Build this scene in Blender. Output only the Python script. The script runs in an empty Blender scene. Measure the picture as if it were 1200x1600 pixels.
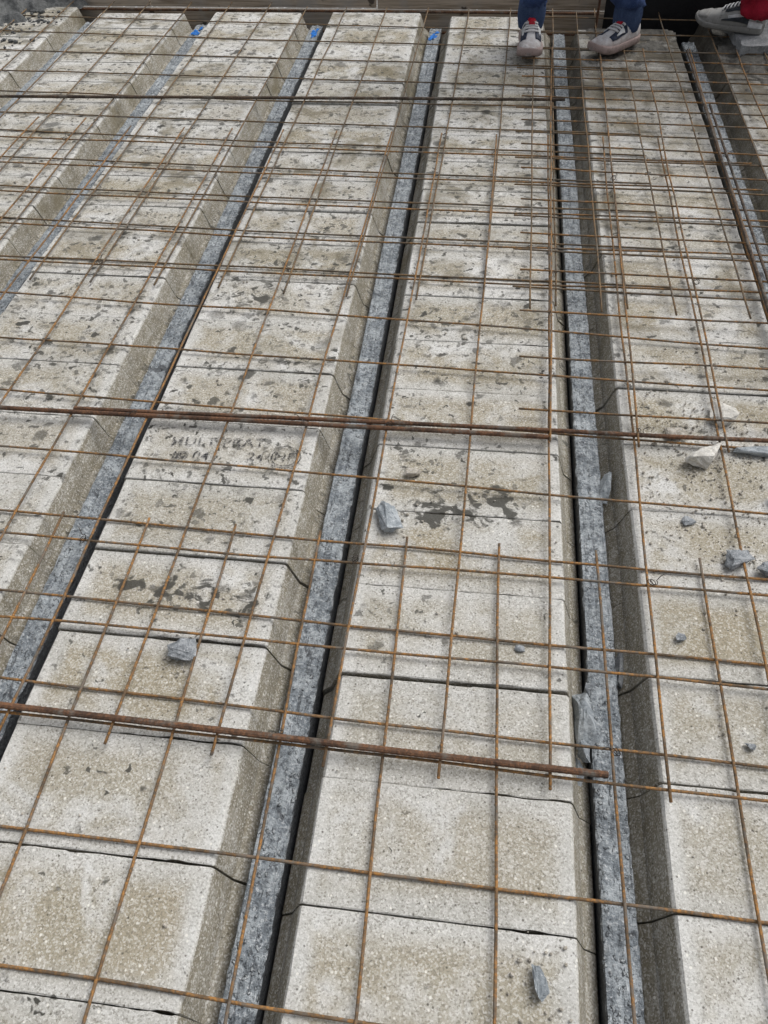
import bpy, bmesh, math, random
from mathutils import Vector, Matrix, noise

random.seed(11)
R = math.radians
sc = bpy.context.scene
col = sc.collection

# ------------------------------------------------------------------ camera, sky, sun, exposure
cam_d = bpy.data.cameras.new("camera")
cam = bpy.data.objects.new("camera", cam_d)
col.objects.link(cam)
cam_d.sensor_fit = 'VERTICAL'
cam_d.sensor_height = 24.0
cam_d.lens = 1231.24 / 1600 * 24.0
cam_d.clip_end = 300
cam_d.clip_start = 0.05
cam.matrix_world = Matrix(((0.992866, -0.069742, 0.096712, 0.2139),
                           (0.115679, 0.760025, -0.639515, -0.99673),
                           (-0.028903, 0.646141, 0.762671, 1.38704),
                           (0, 0, 0, 1)))
sc.camera = cam

SUN_EL, SUN_AZ = R(54), R(50)          # azimuth measured from +Y towards +X
world = bpy.data.worlds.new("World")
sc.world = world
world.use_nodes = True
wn = world.node_tree
wn.nodes.clear()
sky = wn.nodes.new("ShaderNodeTexSky")
sky.sky_type = 'NISHITA'
sky.sun_disc = False
sky.sun_elevation = SUN_EL
sky.sun_rotation = SUN_AZ
sky.air_density = 1.0
sky.dust_density = 4.0
sky.ozone_density = 1.0
hs = wn.nodes.new("ShaderNodeHueSaturation")     # an overcast sky: the blue is veiled
hs.inputs["Saturation"].default_value = 0.22
bg = wn.nodes.new("ShaderNodeBackground")
bg.inputs["Strength"].default_value = 0.095
wo = wn.nodes.new("ShaderNodeOutputWorld")
wn.links.new(sky.outputs[0], hs.inputs["Color"])
wn.links.new(hs.outputs[0], bg.inputs[0])
wn.links.new(bg.outputs[0], wo.inputs[0])

sun_d = bpy.data.lights.new("sun", 'SUN')
sun_d.energy = 1.5
sun_d.angle = R(44)
sun_d.color = (1.0, 0.98, 0.95)
sun = bpy.data.objects.new("sun", sun_d)
col.objects.link(sun)
sdir = Vector((math.sin(SUN_AZ) * math.cos(SUN_EL), math.cos(SUN_AZ) * math.cos(SUN_EL), math.sin(SUN_EL)))
sun.rotation_euler = sdir.to_track_quat('Z', 'Y').to_euler()
sun.location = sdir * 20

sc.view_settings.view_transform = 'Standard'
sc.view_settings.look = 'None'
sc.view_settings.gamma = 1
sc.view_settings.exposure = 0.40
sc.view_settings.use_curve_mapping = False


# ------------------------------------------------------------------ object helpers
def link(name, me, mat=None, parent=None, smooth=False):
    o = bpy.data.objects.new(name, me)
    col.objects.link(o)
    if mat is not None and me is not None and not me.materials:
        me.materials.append(mat)
    if smooth and me is not None:
        me.polygons.foreach_set("use_smooth", [True] * len(me.polygons))
    if parent is not None:
        o.parent = parent
    return o


def mesh(name, verts, faces):
    me = bpy.data.meshes.new(name)
    me.from_pydata([tuple(v) for v in verts], [], faces)
    me.update()
    return me


def bm_mesh(name, bm):
    me = bpy.data.meshes.new(name)
    bmesh.ops.recalc_face_normals(bm, faces=bm.faces)
    bm.to_mesh(me)
    bm.free()
    return me


def tag(o, label=None, cat=None, group=None, kind=None):
    if label: o["label"] = label
    if cat: o["category"] = cat
    if group: o["group"] = group
    if kind: o["kind"] = kind
    return o


def empty(name, loc=(0, 0, 0), parent=None):
    o = bpy.data.objects.new(name, None)
    o.location = loc
    o.empty_display_size = 0.05
    col.objects.link(o)
    if parent: o.parent = parent
    return o


def fr(x, y, z=0.0, s=1.0, oct_=4):
    return noise.fractal(Vector((x * s, y * s, z * s)), 0.6, 2.0, oct_)


def tube(path, rad, sides=8, caps=True):
    """tube along a polyline; rad is a number or one per point"""
    n = len(path)
    P = [Vector(p) for p in path]
    rr = rad if isinstance(rad, (list, tuple)) else [rad] * n
    V, F = [], []
    up = Vector((0, 0, 1))
    for i in range(n):
        t = (P[min(i + 1, n - 1)] - P[max(i - 1, 0)]).normalized()
        u = up if abs(t.z) < 0.9 else Vector((0, 1, 0))
        a = t.cross(u).normalized()
        b = a.cross(t).normalized()
        for k in range(sides):
            th = 2 * math.pi * k / sides
            V.append(P[i] + (a * math.cos(th) + b * math.sin(th)) * rr[i])
    for i in range(n - 1):
        for k in range(sides):
            k2 = (k + 1) % sides
            F.append((i * sides + k, i * sides + k2, (i + 1) * sides + k2, (i + 1) * sides + k))
    if caps:
        F.append(tuple(range(sides))[::-1])
        F.append(tuple(range((n - 1) * sides, n * sides)))
    return V, F


# ------------------------------------------------------------------ material helpers
class NT:
    def __init__(self, name):
        self.m = bpy.data.materials.new(name)
        self.m.use_nodes = True
        self.t = self.m.node_tree
        self.b = self.t.nodes["Principled BSDF"]

    def n(self, typ, **kw):
        nd = self.t.nodes.new(typ)
        for k, v in kw.items():
            setattr(nd, k, v)
        return nd

    def lk(self, a, b):
        self.t.links.new(a, b)

    def val(self, sock, v):
        if hasattr(v, "is_linked") or isinstance(v, bpy.types.NodeSocket):
            self.lk(v, sock)
        else:
            sock.default_value = v

    def noise(self, vec, scale, detail=3, rough=0.55, dist=0.0, col=False):
        nd = self.n("ShaderNodeTexNoise")
        if vec is not None: self.lk(vec, nd.inputs["Vector"])
        nd.inputs["Scale"].default_value = scale
        nd.inputs["Detail"].default_value = detail
        nd.inputs["Roughness"].default_value = rough
        nd.inputs["Distortion"].default_value = dist
        return nd.outputs["Color" if col else "Fac"]

    def math(self, op, a, b=0.0, c=0.0, clamp=False):
        nd = self.n("ShaderNodeMath", operation=op, use_clamp=clamp)
        for s, v in zip(nd.inputs, (a, b, c)):
            self.val(s, v)
        return nd.outputs[0]

    def step(self, v, lo, hi, a=0.0, b=1.0):
        nd = self.n("ShaderNodeMapRange", interpolation_type='SMOOTHSTEP')
        self.val(nd.inputs[0], v)
        self.val(nd.inputs[1], lo); self.val(nd.inputs[2], hi)
        nd.inputs[3].default_value = a; nd.inputs[4].default_value = b
        return nd.outputs[0]

    def mix(self, fac, a, b, mode='MIX'):
        nd = self.n("ShaderNodeMix", data_type='RGBA', blend_type=mode)
        self.val(nd.inputs[0], fac)
        for s, v in ((nd.inputs[6], a), (nd.inputs[7], b)):
            if isinstance(v, tuple): s.default_value = (*v[:3], 1)
            else: self.lk(v, s)
        return nd.outputs[2]

    def bump(self, h, dist, strength=1.0, prev=None):
        nd = self.n("ShaderNodeBump")
        nd.inputs["Strength"].default_value = strength
        nd.inputs["Distance"].default_value = dist
        self.lk(h, nd.inputs["Height"])
        if prev is not None: self.lk(prev, nd.inputs["Normal"])
        return nd.outputs[0]

    def pos(self):
        return self.n("ShaderNodeNewGeometry").outputs["Position"]

    def objco(self):
        return self.n("ShaderNodeTexCoord").outputs["Object"]

    def done(self, color=None, rough=None, normal=None, spec=0.4, metal=0.0):
        if color is not None:
            if isinstance(color, tuple): self.b.inputs["Base Color"].default_value = (*color[:3], 1)
            else: self.lk(color, self.b.inputs["Base Color"])
        if rough is not None: self.val(self.b.inputs["Roughness"], rough)
        if normal is not None: self.lk(normal, self.b.inputs["Normal"])
        self.b.inputs["Specular IOR Level"].default_value = spec
        self.b.inputs["Metallic"].default_value = metal
        return self.m


def vmul(T, vec, s):
    nd = T.n("ShaderNodeVectorMath", operation='MULTIPLY')
    T.lk(vec, nd.inputs[0]); nd.inputs[1].default_value = s
    return nd.outputs[0]


# stains that lie on the blocks: (x, y, radius, strength) in metres on the floor
STAINS = [(0.16, 0.18, 0.065, 1.15), (0.24, 0.18, 0.07, 0.8), (0.30, 0.20, 0.05, 1.0), (0.30, 0.245, 0.045, 1.1), (0.08, 0.335, 0.04, 0.9), (0.12, 0.315, 0.03, 0.7),
          (-0.50, -0.10, 0.05, 0.8), (-0.40, -0.115, 0.06, 0.85), (-0.32, -0.10, 0.06, 0.8), (-0.23, -0.11, 0.06, 0.9), (-0.47, 0.98, 0.10, 0.75), (-0.78, 0.55, 0.10, 0.4),
          (-0.20, 1.12, 0.12, 0.3), (0.2, 1.1, 0.1, 0.25)]


def block_material():
    T = NT("pumice_block")
    P, O = T.pos(), T.objco()
    rnd = T.n("ShaderNodeObjectInfo").outputs["Random"]
    # grain of the pumice concrete
    g1 = T.noise(P, 310, 4, 0.78)
    g2 = T.noise(P, 520, 2, 0.6)
    vo = T.n("ShaderNodeTexVoronoi"); T.lk(P, vo.inputs["Vector"]); vo.inputs["Scale"].default_value = 330
    vsep = T.n("ShaderNodeSeparateColor"); T.lk(vo.outputs["Color"], vsep.inputs[0])
    grain = T.math('ADD', T.math('MULTIPLY', g1, 0.65), T.math('MULTIPLY', vsep.outputs[0], 0.35))
    # tone of each block
    sepO = T.n("ShaderNodeSeparateXYZ"); T.lk(O, sepO.inputs[0])
    sepP = T.n("ShaderNodeSeparateXYZ"); T.lk(P, sepP.inputs[0])
    offs = T.n("ShaderNodeCombineXYZ"); T.val(offs.inputs[2], T.math('MULTIPLY', rnd, 40.0))
    addv = T.n("ShaderNodeVectorMath", operation='ADD'); T.lk(O, addv.inputs[0]); T.lk(offs.outputs[0], addv.inputs[1])
    pn = T.noise(addv.outputs[0], 6.5, 4, 0.6, 0.5)
    edge = T.step(T.math('ADD', T.math('ABSOLUTE', sepO.outputs[1]), T.math('MULTIPLY', T.math('SUBTRACT', pn, 0.5), 0.10)), 0.055, 0.10)
    ex = T.math('ABSOLUTE', T.math('SUBTRACT', sepO.outputs[0], 0.221))
    edgex = T.step(T.math('ADD', ex, T.math('MULTIPLY', T.math('SUBTRACT', pn, 0.5), 0.12)), 0.175, 0.215)
    edges = T.math('MAXIMUM', edge, edgex)
    damp = T.math('MULTIPLY', T.step(pn, 0.34, 0.56), T.math('SUBTRACT', 1.0, T.math('MULTIPLY', edges, 0.85)))
    damp = T.math('MULTIPLY', damp, T.math('ADD', 0.45, T.math('MULTIPLY', rnd, 0.55)))
    pale = T.mix(T.step(pn, 0.3, 0.7), (0.66, 0.655, 0.635), (0.49, 0.485, 0.46))
    warm = T.mix(T.noise(P, 3.1, 2), (0.37, 0.315, 0.225), (0.325, 0.30, 0.225))
    pale = T.mix(T.math('MULTIPLY', T.math('FRACT', T.math('MULTIPLY', rnd, 7.3)), 0.55), pale, (0.41, 0.40, 0.365))
    base = T.mix(T.math('MULTIPLY', damp, 1.0), pale, warm)
    # pressed sides are browner, and darkened further with painted shade beside the beams
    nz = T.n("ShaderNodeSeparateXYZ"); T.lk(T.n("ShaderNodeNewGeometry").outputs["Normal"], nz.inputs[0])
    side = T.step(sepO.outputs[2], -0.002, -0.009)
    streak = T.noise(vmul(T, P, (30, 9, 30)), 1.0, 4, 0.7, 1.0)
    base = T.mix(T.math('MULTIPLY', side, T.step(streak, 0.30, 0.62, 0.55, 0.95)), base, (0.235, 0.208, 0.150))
    # grain into colour: light grit and dark pores
    base = T.mix(T.step(grain, 0.50, 0.72, 0.0, 0.50), base, (0.80, 0.79, 0.765))
    base = T.mix(T.step(grain, 0.46, 0.27, 0.0, 0.62), base, (0.15, 0.135, 0.105))
    base = T.mix(T.step(g2, 0.40, 0.28, 0.0, 0.5), base, (0.07, 0.062, 0.05))
    edge_band = T.math('MULTIPLY', T.step(ex, 0.190, 0.204), T.step(T.noise(P, 9, 3), 0.35, 0.6, 0.25, 0.7))  # paler band along both long edges of the block top
    base = T.mix(T.math('MULTIPLY', T.math('MULTIPLY', edge_band, T.math('SUBTRACT', 1.0, side)), 0.38), base, (0.72, 0.72, 0.70))
    pv = T.n("ShaderNodeTexVoronoi"); T.lk(P, pv.inputs["Vector"]); pv.inputs["Scale"].default_value = 120
    pvs = T.n("ShaderNodeSeparateColor"); T.lk(pv.outputs["Color"], pvs.inputs[0])
    pit = T.math('MULTIPLY', T.step(pvs.outputs[0], 0.86, 0.90), T.step(pv.outputs["Distance"], 0.30, 0.15))
    base = T.mix(T.math('MULTIPLY', pit, 0.75), base, (0.075, 0.066, 0.05))
    grit = T.math('MULTIPLY', T.step(pvs.outputs[1], 0.88, 0.92), T.step(pv.outputs["Distance"], 0.34, 0.2))
    base = T.mix(T.math('MULTIPLY', grit, 0.7), base, (0.82, 0.80, 0.74))
    # greenish brown grime that grows towards the back of the deck
    far = T.step(sepP.outputs[1], 0.0, 1.8)
    gr = T.noise(P, 5.0, 5, 0.65, 0.6)
    grime = T.math('MULTIPLY', T.step(gr, 0.49, 0.66), T.math('ADD', 0.10, T.math('MULTIPLY', far, 0.62)))
    base = T.mix(grime, base, (0.17, 0.145, 0.09))
    # splashes of wet grout
    wob = T.noise(P, 26, 3, 0.6, 0.0, True)
    wv = T.n("ShaderNodeVectorMath", operation='MULTIPLY_ADD'); T.lk(wob, wv.inputs[0]); wv.inputs[1].default_value = (0.075, 0.06, 0.0); T.lk(P, wv.inputs[2])
    flat = vmul(T, wv.outputs[0], (1, 1, 0.2))
    dens = T.math('ADD', T.step(sepP.outputs[1], -0.6, 0.9, 0.06, 0.76),
                  T.math('MULTIPLY', T.math('SUBTRACT', T.noise(P, 3.2, 4, 0.7), 0.51), 1.7))
    left = T.step(sepP.outputs[0], 0.8, -0.4, -0.20, 0.12)
    dens = T.math('MINIMUM', T.math('ADD', dens, left), 0.78)
    sd_ = None
    for (sx, sy, rr, st) in STAINS:
        d = T.n("ShaderNodeVectorMath", operation='DISTANCE')
        T.lk(P, d.inputs[0]); d.inputs[1].default_value = (sx, sy, 0)
        k_ = T.step(d.outputs["Value"], rr * 1.5, rr * 0.3, 0.0, st)
        sd_ = k_ if sd_ is None else T.math('MAXIMUM', sd_, k_)
    dens = T.math('ADD', dens, T.math('MULTIPLY', sd_, 0.6))
    bl = T.noise(vmul(T, P, (1.0, 1.25, 0.2)), 24, 4, 0.55, 0.8)
    splat = T.math('MULTIPLY', T.step(T.math('ADD', bl, T.math('MULTIPLY', sd_, 0.22)), 0.66, 0.76), T.step(sd_, 0.05, 0.3))
    for scale, thr, rad in ((12, 1.10, 0.30), (29, 0.87, 0.34), (56, 0.74, 0.38)):
        v = T.n("ShaderNodeTexVoronoi"); T.lk(flat, v.inputs["Vector"]); v.inputs["Scale"].default_value = scale
        s = T.n("ShaderNodeSeparateColor"); T.lk(v.outputs["Color"], s.inputs[0])
        r_ = T.math('MULTIPLY', T.math('SUBTRACT', T.math('ADD', s.outputs[0], dens), thr), rad * 1.8)
        r_ = T.math('MINIMUM', r_, rad)
        k = T.step(T.math('SUBTRACT', r_, v.outputs["Distance"]), -0.09, T.math('ADD', 0.05, T.math('MULTIPLY', s.outputs[2], 0.28)))
        k = T.math('MULTIPLY', k, T.math('ADD', 0.46, T.math('MULTIPLY', s.outputs[1], 0.6)))
        splat = k if splat is None else T.math('MAXIMUM', splat, k)
    top = T.step(nz.outputs[2], 0.3, 0.9, 0.15, 1.0)
    splat = T.math('MULTIPLY', T.math('MULTIPLY', splat, top), 0.92)
    base = T.mix(splat, base, (0.050, 0.048, 0.040))
    # muddy far right corner, trodden
    mud = T.math('MULTIPLY', T.step(sepP.outputs[0], 0.2, 0.75), T.step(sepP.outputs[1], 1.5, 3.0))
    mud = T.math('MULTIPLY', mud, T.step(gr, 0.30, 0.60, 0.35, 1.0))
    base = T.mix(T.math('MULTIPLY', mud, 0.85), base, (0.085, 0.075, 0.058))
    h = T.math('ADD', T.math('MULTIPLY', g1, 1.0), T.math('MULTIPLY', vsep.outputs[0], 0.4))
    nrm = T.bump(h, 0.003, 0.55)
    rough = T.math('SUBTRACT', 0.92, T.math('MULTIPLY', splat, 0.35))
    return T.done(base, rough, nrm, 0.25)


def beam_material():
    T = NT("beam_concrete")
    P = T.pos()
    st = vmul(T, P, (140, 14, 60))
    s1 = T.noise(st, 1.0, 4, 0.65, 0.4)
    n1 = T.noise(P, 22, 4, 0.6)
    n2 = T.noise(P, 170, 3, 0.65)
    c = T.mix(T.step(n1, 0.35, 0.68), (0.20, 0.226, 0.25), (0.41, 0.445, 0.47))
    m1 = T.noise(P, 85, 4, 0.7)
    c = T.mix(T.step(m1, 0.48, 0.38, 0.0, 0.55), c, (0.075, 0.085, 0.097))
    c = T.mix(T.step(m1, 0.55, 0.64, 0.0, 0.6), c, (0.50, 0.53, 0.55))
    c = T.mix(T.step(s1, 0.41, 0.32, 0.0, 0.7), c, (0.04, 0.045, 0.053))
    c = T.mix(T.step(n2, 0.57, 0.68, 0.0, 0.8), c, (0.56, 0.58, 0.60))
    c = T.mix(T.step(n2, 0.40, 0.30, 0.0, 0.6), c, (0.035, 0.038, 0.045))
    vv = T.n("ShaderNodeTexVoronoi"); wv_ = T.n('ShaderNodeVectorMath', operation='MULTIPLY_ADD'); T.lk(T.noise(P, 60, 3, 0.6, 0, True), wv_.inputs[0]); wv_.inputs[1].default_value = (.018, .018, .018); T.lk(P, wv_.inputs[2]); T.lk(vmul(T, wv_.outputs[0], (1, .7, 1)), vv.inputs["Vector"]); vv.inputs["Scale"].default_value = 105
    vs = T.n("ShaderNodeSeparateColor"); T.lk(vv.outputs["Color"], vs.inputs[0])
    pick = T.math('MULTIPLY', T.step(vs.outputs[0], 0.45, 0.55), T.step(n1, 0.36, 0.55, 0.25, 1.0))
    lump = T.math('MULTIPLY', T.step(vv.outputs["Distance"], 0.45, 0.1), pick)
    c = T.mix(T.math('MULTIPLY', T.step(lump, 0.3, 0.8), 0.6), c, (0.52, 0.55, 0.56))
    ringm = T.math('MULTIPLY', T.math('MULTIPLY', T.step(lump, 0.02, 0.2), T.step(lump, 0.45, 0.25)), 0.6)
    c = T.mix(ringm, c, (0.03, 0.034, 0.04))
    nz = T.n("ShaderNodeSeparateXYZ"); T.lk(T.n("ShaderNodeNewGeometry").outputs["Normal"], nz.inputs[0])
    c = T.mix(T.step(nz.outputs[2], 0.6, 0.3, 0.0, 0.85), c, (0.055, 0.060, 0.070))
    spots = T.step(T.noise(P, 17, 4, 0.5, 0.5), 0.66, 0.72, 0.0, 0.75)
    c = T.mix(spots, c, (0.04, 0.042, 0.048))
    nb = T.bump(s1, 0.006, 0.7)
    nb = T.bump(n2, 0.004, 0.8, nb)
    nb = T.bump(m1, 0.005, 0.7, nb)
    nb = T.bump(lump, 0.006, 0.9, nb)
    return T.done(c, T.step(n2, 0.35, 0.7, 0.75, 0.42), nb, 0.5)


def rust_material(name, dark, mid, bright, rib=0.0):
    T = NT(name)
    P = T.pos()
    a = T.noise(P, 14, 4, 0.7)
    b = T.noise(P, 160, 3, 0.7)
    c = T.mix(T.step(a, 0.36, 0.62), dark, mid)
    c = T.mix(T.math('MULTIPLY', T.step(b, 0.42, 0.66), T.step(a, 0.38, 0.58, 0.25, 0.95)), c, bright)
    c = T.mix(T.step(T.noise(P, 17, 4, 0.7), 0.50, 0.64, 0.0, 0.8), c, (0.15, 0.135, 0.115))
    nb = T.bump(b, 0.0015, 0.8)
    return T.done(c, 0.82, nb, 0.3)


def stone_material(name, lo, hi, scale=60, speck=(0.6, 0.62, 0.64), sp=0.6, rough=0.85):
    T = NT(name)
    O = T.pos()
    n1 = T.noise(O, scale, 5, 0.65)
    n2 = T.noise(O, scale * 5, 2, 0.6)
    c = T.mix(T.step(n1, 0.33, 0.68), lo, hi)
    c = T.mix(T.step(n2, 0.58, 0.70, 0.0, sp), c, speck)
    c = T.mix(T.step(n2, 0.40, 0.28, 0.0, 0.6), c, tuple(x * 0.3 for x in lo))
    return T.done(c, rough, T.bump(T.math('ADD', n1, T.math('MULTIPLY', n2, 0.4)), 0.004, 0.9), 0.3)


def wood_material():
    T = NT("plank_wood")
    O = T.pos()
    g = T.noise(vmul(T, O, (3, 20, 60)), 1.0, 5, 0.65, 0.8)
    d = T.noise(O, 5, 4, 0.6)
    c = T.mix(T.step(g, 0.35, 0.65), (0.30, 0.235, 0.17), (0.62, 0.52, 0.41))
    c = T.mix(T.step(d, 0.45, 0.68, 0.0, 0.7), c, (0.46, 0.44, 0.41))
    c = T.mix(T.step(T.noise(O, 11, 3), 0.64, 0.70, 0.0, 0.8), c, (0.03, 0.022, 0.016))
    return T.done(c, 0.85, T.bump(g, 0.003, 0.7), 0.25)


def cloth_material(name, lo, hi, scale=14, weave=700):
    T = NT(name)
    O = T.pos()
    a = T.noise(O, scale, 4, 0.6)
    b = T.noise(O, weave, 2, 0.6)
    c = T.mix(T.step(a, 0.32, 0.7), lo, hi)
    c = T.mix(T.step(b, 0.35, 0.7, 0.0, 0.35), c, tuple(min(1, x * 1.9 + 0.02) for x in hi))
    return T.done(c, 0.9, T.bump(T.math('ADD', a, T.math('MULTIPLY', b, 0.3)), 0.006, 0.6), 0.2)


def shoe_material(name, clean, muddy, zlo, zhi, amt=0.9):
    T = NT(name)
    O = T.objco()
    sp = T.n("ShaderNodeSeparateXYZ"); T.lk(O, sp.inputs[0])
    n1 = T.noise(O, 45, 4, 0.65)
    m = T.step(T.math('ADD', sp.outputs[2], T.math('MULTIPLY', T.math('SUBTRACT', n1, 0.5), 0.09)), zhi, zlo, 0.12, amt)
    c = T.mix(m, clean, muddy)
    c = T.mix(T.step(T.noise(O, 120, 3), 0.60, 0.70, 0.0, 0.6), c, tuple(x * 0.45 for x in muddy))
    return T.done(c, 0.8, T.bump(n1, 0.003, 0.6), 0.3)


def plain(name, c, rough=0.8, scale=60, var=0.45, bump=0.001, spec=0.3):
    T = NT(name)
    O = T.pos()
    n1 = T.noise(O, scale, 4, 0.6)
    cc = T.mix(T.step(n1, 0.35, 0.68), tuple(x * (1 - var) for x in c), tuple(min(1, x * (1 + var * 0.4)) for x in c))
    return T.done(cc, rough, T.bump(n1, bump, 0.7), spec)


def worn_print():
    T = NT("worn_ink")
    P = T.pos()
    n1 = T.noise(P, 170, 3, 0.7)
    n2 = T.noise(P, 28, 3, 0.6)
    a = T.math('MULTIPLY', T.step(n1, 0.40, 0.57), T.step(n2, 0.28, 0.52, 0.35, 0.85))
    T.lk(a, T.b.inputs["Alpha"])
    return T.done((0.035, 0.035, 0.04), 0.9, None, 0.1)


M = dict(
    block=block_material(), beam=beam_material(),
    rod=rust_material("rusty_rod", (0.085, 0.066, 0.047), (0.19, 0.115, 0.058), (0.40, 0.195, 0.055)),
    rod_dark=rust_material("weathered_rod", (0.075, 0.063, 0.048), (0.150, 0.108, 0.066), (0.26, 0.150, 0.062)),
    bar=rust_material("rusty_bar", (0.055, 0.034, 0.024), (0.12, 0.066, 0.040), (0.21, 0.10, 0.050)),
    bar_dark=rust_material("dark_bar", (0.038, 0.030, 0.025), (0.075, 0.054, 0.040), (0.15, 0.10, 0.065)),
    tie=plain("tie_wire_steel", (0.06, 0.05, 0.042), 0.6),
    grey=stone_material("grey_chunk", (0.15, 0.165, 0.18), (0.33, 0.345, 0.36)),
    shard=stone_material("pale_shard", (0.22, 0.245, 0.265), (0.40, 0.43, 0.45), 35),
    pale=stone_material("pale_block_piece", (0.46, 0.44, 0.40), (0.68, 0.66, 0.61)),
    tan=stone_material("tan_chunk", (0.30, 0.275, 0.23), (0.52, 0.48, 0.42)),
    wet=stone_material("fresh_concrete", (0.05, 0.053, 0.054), (0.125, 0.13, 0.13), 55, (0.20, 0.20, 0.20), 0.5, 0.6),
    mud=stone_material("fresh_mortar", (0.055, 0.052, 0.046), (0.13, 0.125, 0.11), 45, (0.22, 0.21, 0.19), 0.4, 0.6),
    slab=stone_material("slab_concrete", (0.20, 0.21, 0.215), (0.33, 0.335, 0.34), 30),
    wood=wood_material(),
    blue=plain("blue_paint", (0.015, 0.17, 0.58), 0.7, 60, 0.5),
    black=plain("black_sheet", (0.010, 0.010, 0.011), 0.55, 8, 0.4, 0.01),
    ground=stone_material("ground_concrete", (0.13, 0.125, 0.115), (0.22, 0.21, 0.195), 4),
    denim=cloth_material("blue_denim", (0.012, 0.027, 0.085), (0.060, 0.098, 0.215)),
    rib=cloth_material("ribbed_cuff", (0.018, 0.034, 0.085), (0.060, 0.092, 0.175)),
    red=cloth_material("red_cloth", (0.16, 0.004, 0.014), (0.33, 0.012, 0.032)),
    skin=plain("skin", (0.42, 0.26, 0.19), 0.6),
    jacket=cloth_material("dark_jacket", (0.02, 0.022, 0.025), (0.045, 0.047, 0.05)),
    hair=plain("hair", (0.02, 0.015, 0.012), 0.7),
    upper=shoe_material("muddy_white_upper", (0.66, 0.66, 0.67), (0.34, 0.28, 0.26), 0.015, 0.075, 0.95),
    solemud=shoe_material("muddy_sole", (0.40, 0.31, 0.29), (0.24, 0.185, 0.165), 0.0, 0.03),
    navy=plain("navy_panel", (0.022, 0.032, 0.062), 0.6),
    white=plain("white_panel", (0.62, 0.63, 0.64), 0.6, 40, 0.25),
    redtab=plain("red_tongue", (0.50, 0.012, 0.03), 0.6),
    upper2=shoe_material("dusty_upper", (0.40, 0.40, 0.39), (0.20, 0.195, 0.18), 0.0, 0.09),
    darkpanel=plain("dark_panel", (0.03, 0.036, 0.045), 0.6),
    ink=worn_print(),
)

# ------------------------------------------------------------------ the floor: beams and infill blocks
PITCH, W, L = 0.6, 0.442, 0.2128
floor = tag(empty("floor", (0, 0, -0.2)), kind="structure")

ground = tag(link("ground", mesh("ground", [(-40, -40, -2.75), (40, -40, -2.75), (40, 40, -2.75), (-40, 40, -2.75)], [(0, 1, 2, 3)]), M["ground"]), kind="structure")


def block_mesh(seed, length):
    rg = random.Random(seed)
    h = length / 2
    nb_r, nb_l = 0.0465, 0.0425
    prof = [(-nb_l, -0.20), (-nb_l, -0.093), (-nb_l + 0.003, -0.088), (-0.0225, -0.069), (-0.002, -0.006), (0.003, 0.0)]
    N = 22
    prof += [(0.003 + (W - 0.006) * i / N, 0.0) for i in range(1, N)]
    prof += [(W - 0.003, 0.0), (W + 0.002, -0.006), (W + 0.0225, -0.069), (W + nb_r - 0.003, -0.088), (W + nb_r, -0.093), (W + nb_r, -0.20)]
    n = len(prof)
    ys = [-h, -h + 0.0025, -h * 0.5, 0, h * 0.5, h - 0.0025, h]
    V, F = [], []
    for j, y in enumerate(ys):
        end = j in (0, len(ys) - 1)
        sgn = -1 if y < 0 else 1
        for i, (x, z) in enumerate(prof):
            jx = rg.uniform(-0.0009, 0.0009) if z > -0.01 and (i < 6 or i > n - 7) else 0
            yy = y
            zz = z
            if end:
                yy -= sgn * abs(rg.gauss(0, 0.0007)) if z > -0.01 else sgn * rg.uniform(0, 0.001)
                if z > -0.01: zz -= 0.0007 + abs(rg.gauss(0, 0.0006))
                if z > -0.01 and rg.random() < 0.07: yy -= sgn * rg.uniform(0.002, 0.0055); zz -= 0.002
            V.append((x + jx, yy, zz))
    for j in range(len(ys) - 1):
        for i in range(n - 1):
            a = j * n + i
            F.append((a, a + 1, a + n + 1, a + n))
        F.append((j * n + n - 1, j * n, (j + 1) * n, (j + 1) * n + n - 1))
    F.append(tuple(range(n))[::-1])
    F.append(tuple(range((len(ys) - 1) * n, len(ys) * n)))
    me = mesh("infill_block", V, F)
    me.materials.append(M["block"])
    return me


block_meshes = [block_mesh(100 + i, (0.2116, 0.2120, 0.2108, 0.2122, 0.2098, 0.2118, 0.2112)[i]) for i in range(7)]
short_mesh = block_mesh(200, 0.2085)
# row index: (joint position, far end count, near limit, far limit)
ROWS = {-4: (0.905, 1.7, 3.42), -3: (0.82, 0.5, 3.43), -2: (0.848, -0.5, 3.42), -1: (0.8551, -1.5, 3.42),
        0: (0.8129, -1.5, 3.38), 1: (0.6522, -1.5, 3.22), 2: (0.74, -0.7, 3.40)}
# joints that stand open: (row, y)
OPEN = [(-1, -0.205), (0, -0.251), (1, 0.652), (-1, 0.004), (0, 1.45), (-1, 1.49)]
rb = random.Random(5)
for k, (y0, ymin, ymax) in ROWS.items():
    j0 = int(math.floor((ymin - y0) / L)); j1 = int(round((ymax - y0) / L))
    for j in range(j0, j1):
        yc = y0 + (j + 0.5) * L
        me = rb.choice(block_meshes)
        dy = rb.uniform(-0.0007, 0.0007)
        drop = 0.0
        for (rk, oy) in OPEN:
            if rk == k and abs(yc + L / 2 - oy) < 0.05:
                me = short_mesh; dy = -0.002; drop = 0.0035
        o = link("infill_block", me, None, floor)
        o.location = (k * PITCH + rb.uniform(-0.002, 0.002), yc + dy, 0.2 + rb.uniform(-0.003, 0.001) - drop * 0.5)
        o.rotation_euler = (rb.uniform(-0.006, 0.006) - drop / 0.21, rb.uniform(-0.002, 0.002), rb.uniform(-0.004, 0.004))


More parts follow.
